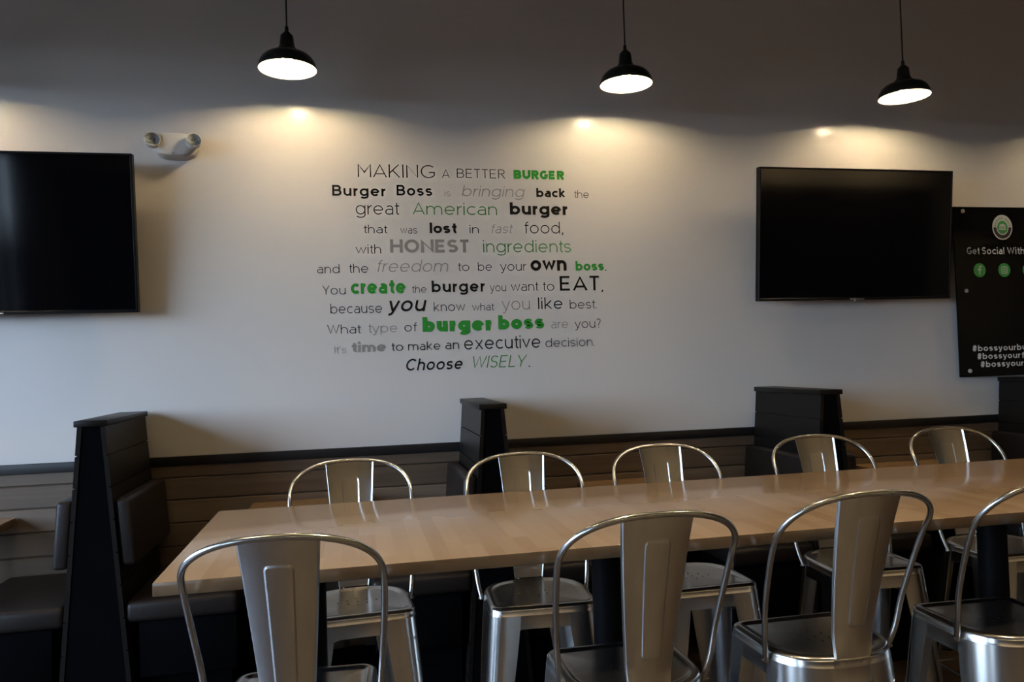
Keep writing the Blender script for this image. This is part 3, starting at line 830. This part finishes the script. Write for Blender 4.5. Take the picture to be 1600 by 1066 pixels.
# ------------------------------------------------------------------ pendant lamps
def make_pendant(loc, label):
    """origin at the middle of the rim"""
    t = thing('pendant_lamp', label, 'lamp', loc, 0, 'pendant lamps over the booth tables')
    top = ZC-loc[2]
    bm = bmesh.new(); lathe(bm, [(.0030, .150), (.0030, top-.02)], 10); obj('cord', bm, M['rubber'], t)
    bm = bmesh.new(); lathe(bm, [(.0, top), (.055, top), (.055, top-.012), (.03, top-.026), (.004, top-.03)], 28, cap=False); obj('ceiling_rose', bm, M['shade_black'], t)
    bm = bmesh.new(); lathe(bm, [(.0035, .160), (.0062, .158), (.0072, .147), (.0068, .138), (.012, .136), (.015, .131), (.015, .124), (.0, .124)], 20, cap=False); obj('cord_grip', bm, M['shade_black'], t)
    bm = bmesh.new()
    outp = [(.012, .1265), (.0215, .126), (.0235, .121), (.0245, .110), (.0268, .092), (.0285, .083), (.0335, .076), (.0385, .070), (.0405, .064), (.048, .0615), (.062, .058), (.078, .050), (.092, .037), (.100, .022), (.1035, .010), (.1050, .001), (.1045, -.001)]
    inp = [(.1025, .000), (.1010, .009), (.0975, .020), (.0895, .034), (.0765, .046), (.060, .0545), (.047, .058), (.036, .0600), (.033, .068), (.026, .080), (.0, .082)]
    rings = lathe(bm, outp, 56, mi=0, cap=False); r2 = lathe(bm, inp, 56, mi=1, cap=False)
    for i in range(56):
        j = (i+1) % 56; f = bm.faces.new((rings[-1][i], rings[-1][j], r2[0][j], r2[0][i])); f.material_index = 1
    obj('shade', bm, [M['shade_black'], M['shade_white']], t, sharp=45)
    bm = bmesh.new(); lathe(bm, [(.0, .0815), (.0125, .081), (.0130, .060), (.012, .052)], 16, cap=False); obj('socket', bm, M['abs_white'], t)
    bm = bmesh.new(); lathe(bm, [(.0, .019), (.008, .0202), (.0145, .0245), (.0185, .031), (.0198, .039), (.0185, .047), (.0150, .055), (.0125, .061), (.0125, .065)], 24, cap=False); obj('bulb', bm, M['bulb'], t, sharp=70)
    l = bpy.data.lights.get('bulb_light') or bpy.data.lights.new('bulb_light', 'POINT')
    l.energy = BULB; l.color = WARM; l.shadow_soft_size = .0212
    lo = bpy.data.objects.new('bulb_light', l); COL.objects.link(lo); lo.parent = t; lo.location = (0, 0, .039)
    return t
LZ, LY = 2.332, -.29
lx = [-1.49, -.206, 1.100, 2.370, 3.64]
ll = ['black pendant lamp hanging outside the left edge of the picture, lighting the wall there',
      'black pendant lamp hanging leftmost in the picture, above the start of the lettering',
      'black pendant lamp hanging in the middle, above the right end of the lettering',
      'black pendant lamp hanging rightmost in view, above the right hand television',
      'black pendant lamp hanging outside the right edge of the picture, beyond the sign']
pend = make_pendant((lx[0], LY, LZ), ll[0])
for x, l in zip(lx[1:], ll[1:]): dup(pend, (x, LY, LZ), 0, l)

# ------------------------------------------------------------------ unseen fill lights, added for warm light from the front wall and overhead
def make_fill_light(loc, label, group, depth, m, watts):
    t = thing('fill_downlight', label, 'lamp', loc, 0, group)
    bm = bmesh.new(); lathe(bm, [(.115, .0), (.115, -.006), (.095, -.006), (.088, .0), (.088, depth), (.092, depth+.003)], 32, cap=False); obj('trim_ring', bm, m[0], t)
    bm = bmesh.new(); lathe(bm, [(.0, depth-.005), (.087, depth-.005)], 32, cap=False); obj('fill_disc', bm, m[1], t)
    l = bpy.data.lights.new('fill_light', 'AREA'); l.shape = 'DISK'; l.size = .17; l.energy = watts; l.color = WARM
    lo = bpy.data.objects.new('fill_light', l); COL.objects.link(lo); lo.parent = t; lo.location = (0, 0, depth-.0055)
    return t
dl = make_fill_light((-1.0, -7.5, ZC-.085), 'round recessed fill light added to wash the cream wall behind the viewer', 'added fill lights by the front wall', .075, (M['black_metal'], M['disc']), WASH)
for x in (.5, 2.0, 3.5, 5.0, 6.5, 8.0): dup(dl, (x, -7.5, ZC-.085), 0, dl['label'])
ol = make_fill_light((-1.1, -2.1, ZC-.160), 'round deep black fill light added above the long table, outside the picture', 'added fill lights over the long table', .150, (M['black_metal'], M['disc']), OVER)
for x in (.5, 2.1, 3.7): dup(ol, (x, -2.1, ZC-.160), 0, ol['label'])

# ------------------------------------------------------------------ lettering on the wall
WL = thing('wall_lettering', 'large block of black, grey and green vinyl words on the white wall', 'wall lettering', (0, 0, 0))
LI, BK, MD, SB, BD, UL = .080, .104, .145, .180, .215, .30
words = [  # text, left x, right x, baseline height, letter height, weight, ink, slant
 ('MAKING', 0.0401, 0.3550, 2.0096, 0.0549, LI, 'ink_soft', 0),
 ('A', 0.3847, 0.4173, 2.0119, 0.0374, LI, 'ink_soft', 0),
 ('BETTER', 0.4472, 0.6521, 2.0137, 0.0386, LI, 'ink_soft', 0),
 ('BURGER', 0.6904, 0.9126, 2.0134, 0.0383, UL, 'ink_green', 0),
 ('Burger', -0.0633, 0.1501, 1.9316, 0.0438, SB, 'ink_black', 0),
 ('Boss', 0.1954, 0.3418, 1.9356, 0.0444, SB, 'ink_black', 0),
 ('is', 0.3936, 0.4178, 1.9346, 0.0285, LI, 'ink_grey', 0),
 ('bringing', 0.4693, 0.7336, 1.9362, 0.0463, LI, 'ink_grey2', 0.22),
 ('back', 0.7870, 0.9149, 1.9366, 0.0393, BD, 'ink_black', 0),
 ('the', 0.9546, 1.0206, 1.9355, 0.0329, LI, 'ink_soft', 0),
 ('great', 0.0283, 0.2024, 1.8558, 0.0534, LI, 'ink_soft', 0),
 ('American', 0.2588, 0.6137, 1.8575, 0.0513, LI, 'ink_green2', 0),
 ('burger', 0.6693, 0.9233, 1.8605, 0.0525, BD, 'ink_black', 0),
 ('that', 0.0575, 0.1524, 1.7790, 0.0347, LI, 'ink_soft', 0),
 ('was', 0.2057, 0.2750, 1.7785, 0.0307, LI, 'ink_soft', 0),
 ('lost', 0.3273, 0.4414, 1.7800, 0.0446, BD, 'ink_black', 0),
 ('in', 0.4948, 0.5335, 1.7804, 0.0351, LI, 'ink_soft', 0),
 ('fast', 0.5856, 0.6765, 1.7808, 0.0396, LI, 'ink_grey2', 0.22),
 ('food,', 0.7286, 0.8998, 1.7805, 0.0506, LI, 'ink_soft', 0),
 ('with', 0.0235, 0.1260, 1.6952, 0.0382, LI, 'ink_soft', 0),
 ('HONEST', 0.1630, 0.4943, 1.6993, 0.0546, BD, 'ink_grey', 0),
 ('ingredients', 0.5500, 0.9327, 1.6996, 0.0531, LI, 'ink_green2', 0),
 ('and', -0.1300, -0.0419, 1.6163, 0.0360, LI, 'ink_soft', 0),
 ('the', -0.0049, 0.0721, 1.6173, 0.0371, LI, 'ink_soft', 0),
 ('freedom', 0.1061, 0.3995, 1.6195, 0.0505, LI, 'ink_grey2', 0.22),
 ('to', 0.4396, 0.4883, 1.6218, 0.0362, LI, 'ink_soft', 0),
 ('be', 0.5250, 0.5846, 1.6221, 0.0365, LI, 'ink_soft', 0),
 ('your', 0.6198, 0.7313, 1.6214, 0.0393, LI, 'ink_soft', 0),
 ('own', 0.7516, 0.9102, 1.6204, 0.0635, BD, 'ink_black', 0),
 ('boss', 0.9509, 1.0780, 1.6202, 0.0414, BD, 'ink_green', 0),
 ('.', 1.0831, 1.0891, 1.6197, 0.0416, LI, 'ink_soft', 0),
 ('You', -0.1121, -0.0203, 1.5298, 0.0369, LI, 'ink_soft', 0),
 ('create', 0.0009, 0.2209, 1.5313, 0.0593, BD, 'ink_green', 0),
 ('the', 0.2473, 0.3067, 1.5329, 0.0312, LI, 'ink_soft', 0),
 ('burger', 0.3288, 0.5516, 1.5346, 0.0483, SB, 'ink_black', 0),
 ('you', 0.5734, 0.6420, 1.5345, 0.0352, LI, 'ink_soft', 0),
 ('want', 0.6631, 0.7819, 1.5350, 0.0407, LI, 'ink_soft', 0),
 ('to', 0.8014, 0.8522, 1.5348, 0.0409, LI, 'ink_soft', 0),
 ('EAT', 0.8778, 1.0589, 1.5341, 0.0633, MD, 'ink_black', 0),
 (',', 1.0639, 1.0720, 1.5329, 0.0405, LI, 'ink_soft', 0),
 ('because', -0.0817, 0.1233, 1.4529, 0.0397, LI, 'ink_soft', 0),
 ('you', 0.1485, 0.3009, 1.4566, 0.0635, MD, 'ink_black', 0.22),
 ('know', 0.3349, 0.4665, 1.4555, 0.0379, LI, 'ink_soft', 0),
 ('what', 0.4956, 0.5871, 1.4550, 0.0317, LI, 'ink_soft', 0),
 ('you', 0.6214, 0.7434, 1.4554, 0.0536, LI, 'ink_grey2', 0),
 ('like', 0.7794, 0.8870, 1.4567, 0.0504, BK, 'ink_soft', 0),
 ('best.', 0.9196, 1.0391, 1.4563, 0.0383, LI, 'ink_soft', 0),
 ('What', -0.0967, 0.0357, 1.3711, 0.0368, LI, 'ink_soft', 0),
 ('type', 0.0651, 0.1832, 1.3721, 0.0391, LI, 'ink_grey2', 0),
 ('of', 0.2122, 0.2612, 1.3741, 0.0366, LI, 'ink_soft', 0),
 ('burger', 0.2867, 0.5778, 1.3707, 0.0611, UL, 'ink_green', 0),
 ('boss', 0.6047, 0.8029, 1.3741, 0.0593, UL, 'ink_green', 0),
 ('are', 0.8342, 0.9088, 1.3733, 0.0396, LI, 'ink_grey2', 0),
 ('you?', 0.9376, 1.0552, 1.3726, 0.0393, LI, 'ink_soft', 0),
 ("It's", -0.0699, -0.0226, 1.2916, 0.0278, LI, 'ink_grey2', 0),
 ('time', -0.0067, 0.1353, 1.2948, 0.0401, BD, 'ink_grey', 0),
 ('to', 0.1560, 0.2046, 1.2953, 0.0354, BK, 'ink_soft', 0),
 ('make', 0.2255, 0.3570, 1.2959, 0.0357, BK, 'ink_soft', 0),
 ('an', 0.3783, 0.4358, 1.2964, 0.0384, BK, 'ink_soft', 0),
 ('executive', 0.4572, 0.7836, 1.2926, 0.0558, BK, 'ink_soft', 0),
 ('decision.', 0.8063, 1.0244, 1.2942, 0.0381, LI, 'ink_soft', 0),
 ('Choose', 0.2143, 0.4482, 1.2131, 0.0486, MD, 'ink_black', 0.22),
 ('WISELY', 0.4858, 0.7182, 1.2147, 0.0504, LI, 'ink_green2', 0.22),
 ('.', 0.7309, 0.7366, 1.2133, 0.0461, LI, 'ink_soft', 0),
]
desc = {'ink_green': 'bold green word', 'ink_green2': 'thin green word', 'ink_grey': 'grey word', 'ink_grey2': 'pale grey word', 'ink_black': 'heavy black word'}
for txt, xa, xb, zb_, size, wt, ink, it in words:
    bm = word_bm(txt, wt, xa, xb, zb_, size, it)
    o = obj('punctuation' if txt in '.,' else 'word', bm, M[ink], WL, recalc=False)
    if ink in desc: o['label'] = desc[ink]

# ------------------------------------------------------------------ black sign
SG = thing('sign_board', 'glossy black sign with green round icons, screwed to the wall at the right edge', 'sign', (0, 0, 0))
SL, SR, ST, SBM = 2.820, 3.362, 1.911, 1.097
SM = (SL+SR)/2; SY = -.030
obj('panel', boxbm(SL, SR, SY, SY+.008, SBM, ST, bev=.001, seg=1), M['panel_gloss'], SG)
for zx in (1.890, 1.508, 1.126):
    for x in (SL+.052, SR-.052):
        bm = bmesh.new()
        disc_xz(bm, x, zx, .0095, SY-.0045, SY-.0002, seg=20); disc_xz(bm, x, zx, .007, SY+.0082, -.0005, seg=16)
        obj('standoff_screw', bm, M['screw_cap'], SG)
yp = SY-.0012
def sign_word(txt, x0, x1, z, size, wt):
    obj('word', word_bm(txt, wt, x0, x1, z, size, y=yp), M['print_white'], SG, recalc=False)
sign_word('Get', 2.885, 2.956, 1.683, .0335, .15); sign_word('Social', 2.970, 3.095, 1.683, .0335, .15)
sign_word('With', 3.111, 3.211, 1.683, .0335, .155); sign_word('Us', 3.227, 3.283, 1.683, .0335, .15)
sign_word('#bossyourburger', 2.889, 3.294, 1.2185, .0285, .19)
sign_word('#bossyourfries', 2.914, 3.268, 1.180, .0285, .19)
sign_word('#bossyourlife', 2.930, 3.252, 1.1415, .0285, .19)
# roundel: pale ring above, dark below, green middle with a burger
LXc, LZc, LR = SM, 1.813, .0605
bm = bmesh.new(); disc_xz(bm, LXc, LZc, LR, yp, SY-.0002, rx=LR*.93, seg=56); lg = obj('roundel', bm, M['print_white'], SG)
bm = bmesh.new(); k = .93
pts = [(LXc+k*(LR*.90)*math.cos(a), LZc+(LR*.90)*math.sin(a)) for a in [(-180+180*i/28)*PI/180 for i in range(29)]]
pts += [(LXc+k*(LR*.62)*math.cos(a), LZc+(LR*.62)*math.sin(a)) for a in [(0-180*i/28)*PI/180 for i in range(29)]]
prism_y(bm, pts, yp-.0004, yp-.00005); obj('dark_band', bm, M['print_black'], lg)
bm = bmesh.new(); disc_xz(bm, LXc, LZc, LR*.52, yp-.0004, yp-.00005, rx=LR*.52*k, seg=40); obj('green_disc', bm, M['print_green'], lg)
bm = bmesh.new(); q = yp-.0008; w_ = LR*.30
prism_y(bm, [(LXc+w_*math.cos(a), LZc+.004+w_*.72*math.sin(a)) for a in [PI*i/16 for i in range(17)]], q, yp-.00045)
for z0, z1 in ((-.0005, .0022), (-.0055, -.0025), (-.0125, -.0075)): prism_y(bm, [(LXc-w_*1.05, LZc+z0), (LXc+w_*1.05, LZc+z0), (LXc+w_*1.05, LZc+z1), (LXc-w_*1.05, LZc+z1)], q, yp-.00045)
obj('burger_mark', bm, M['print_white'], lg)
# small letters round the pale band
bm = bmesh.new()
txt = 'BURGER BOSS'
for i, ch in enumerate(txt):
    if ch == ' ': continue
    a = math.radians(168-156*i/(len(txt)-1)); S, C, D, W = glyph(ch, .2); s_ = .0095; R_ = LR*.66
    ca, sa = math.cos(a-PI/2), math.sin(a-PI/2)
    def fx(p, ca=ca, sa=sa, a=a, W=W):
        u, v = (p.x-W/2)*s_, p.y*s_
        return Vector((LXc+k*(R_*math.cos(a)+u*ca-v*sa), yp-.0003, LZc+R_*math.sin(a)+u*sa+v*ca))
    for s in S: ribbon(bm, s, .2, fx)
    for s in C: ribbon(bm, s, .2, fx, True)
for f in bm.faces:
    f.normal_update()
    if f.normal.y > 0: f.normal_flip()
obj('ring_lettering', bm, M['print_green'], lg, recalc=False)
# three green icon discs
IZ, IR = 1.606, .0335
def icon(cx):
    bm = bmesh.new(); disc_xz(bm, cx, IZ, IR, yp, SY-.0002, seg=44); return obj('round_icon', bm, M['print_green'], SG)
q0, q1 = yp-.0006, yp-.00005
cx = 2.952; ic = icon(cx); bm = bmesh.new(); w = .0070
def strokes(bm, segs, w, mx=1.0):
    for s in segs:
        ribbon(bm, s, w, lambda p: Vector((p.x, yp-.0004, p.y)))
    for f in bm.faces:
        f.normal_update()
        if f.normal.y > 0: f.normal_flip()
strokes(bm, [[(cx-.001, IZ-.021), (cx-.001, IZ+.009)]+[(cx-.001+.010+.010*math.cos(a), IZ+.009+.009*math.sin(a)) for a in [PI-PI/2*i/8 for i in range(1, 9)]]+[(cx+.0125, IZ+.018)],
             [(cx-.0105, IZ+.003), (cx+.0115, IZ+.003)]], w)
obj('letter_mark', bm, M['print_white'], ic, recalc=False)
cx = SM; ic = icon(cx); bm = bmesh.new(); s = .0155; r_ = .006
rr = []
for qx, qz, a0 in ((1, 1, 0), (-1, 1, 90), (-1, -1, 180), (1, -1, 270)):
    rr += [(cx+qx*(s-r_)+r_*math.cos(math.radians(a0+90*i/6)), IZ+qz*(s-r_)+r_*math.sin(math.radians(a0+90*i/6))) for i in range(7)]
fxp = lambda p: Vector((p.x, yp-.0004, p.y))
ribbon(bm, rr, .0040, fxp, True); ribbon(bm, [(cx+.0072*math.cos(2*PI*i/24), IZ+.0072*math.sin(2*PI*i/24)) for i in range(24)], .0038, fxp, True)
bm.faces.new([bm.verts.new((cx+.0095+.0017*math.cos(2*PI*i/10), yp-.0004, IZ+.0095+.0017*math.sin(2*PI*i/10))) for i in range(10)])
for f in bm.faces:
    f.normal_update()
    if f.normal.y > 0: f.normal_flip()
obj('camera_mark', bm, M['print_white'], ic, recalc=False)
cx = 3.229; ic = icon(cx); bm = bmesh.new()
bird = [(-.0210, -.0135), (-.0140, -.0145), (-.0085, -.0120), (-.0140, -.0080), (-.0105, -.0070), (-.0165, -.0030), (-.0135, -.0025), (-.0185, .0040), (-.0150, .0035), (-.0175, .0125), (-.0100, .0065), (-.0015, .0045),
        (-.0010, .0100), (.0030, .0140), (.0085, .0145), (.0125, .0118), (.0185, .0135), (.0160, .0095), (.0205, .0095), (.0160, .0050), (.0145, -.0040), (.0085, -.0125), (.0000, -.0175), (-.0100, -.0180)]
prism_y(bm, [(cx+a, IZ+b_) for a, b_ in bird], q0, q1)
obj('bird_mark', bm, M['print_white'], ic)
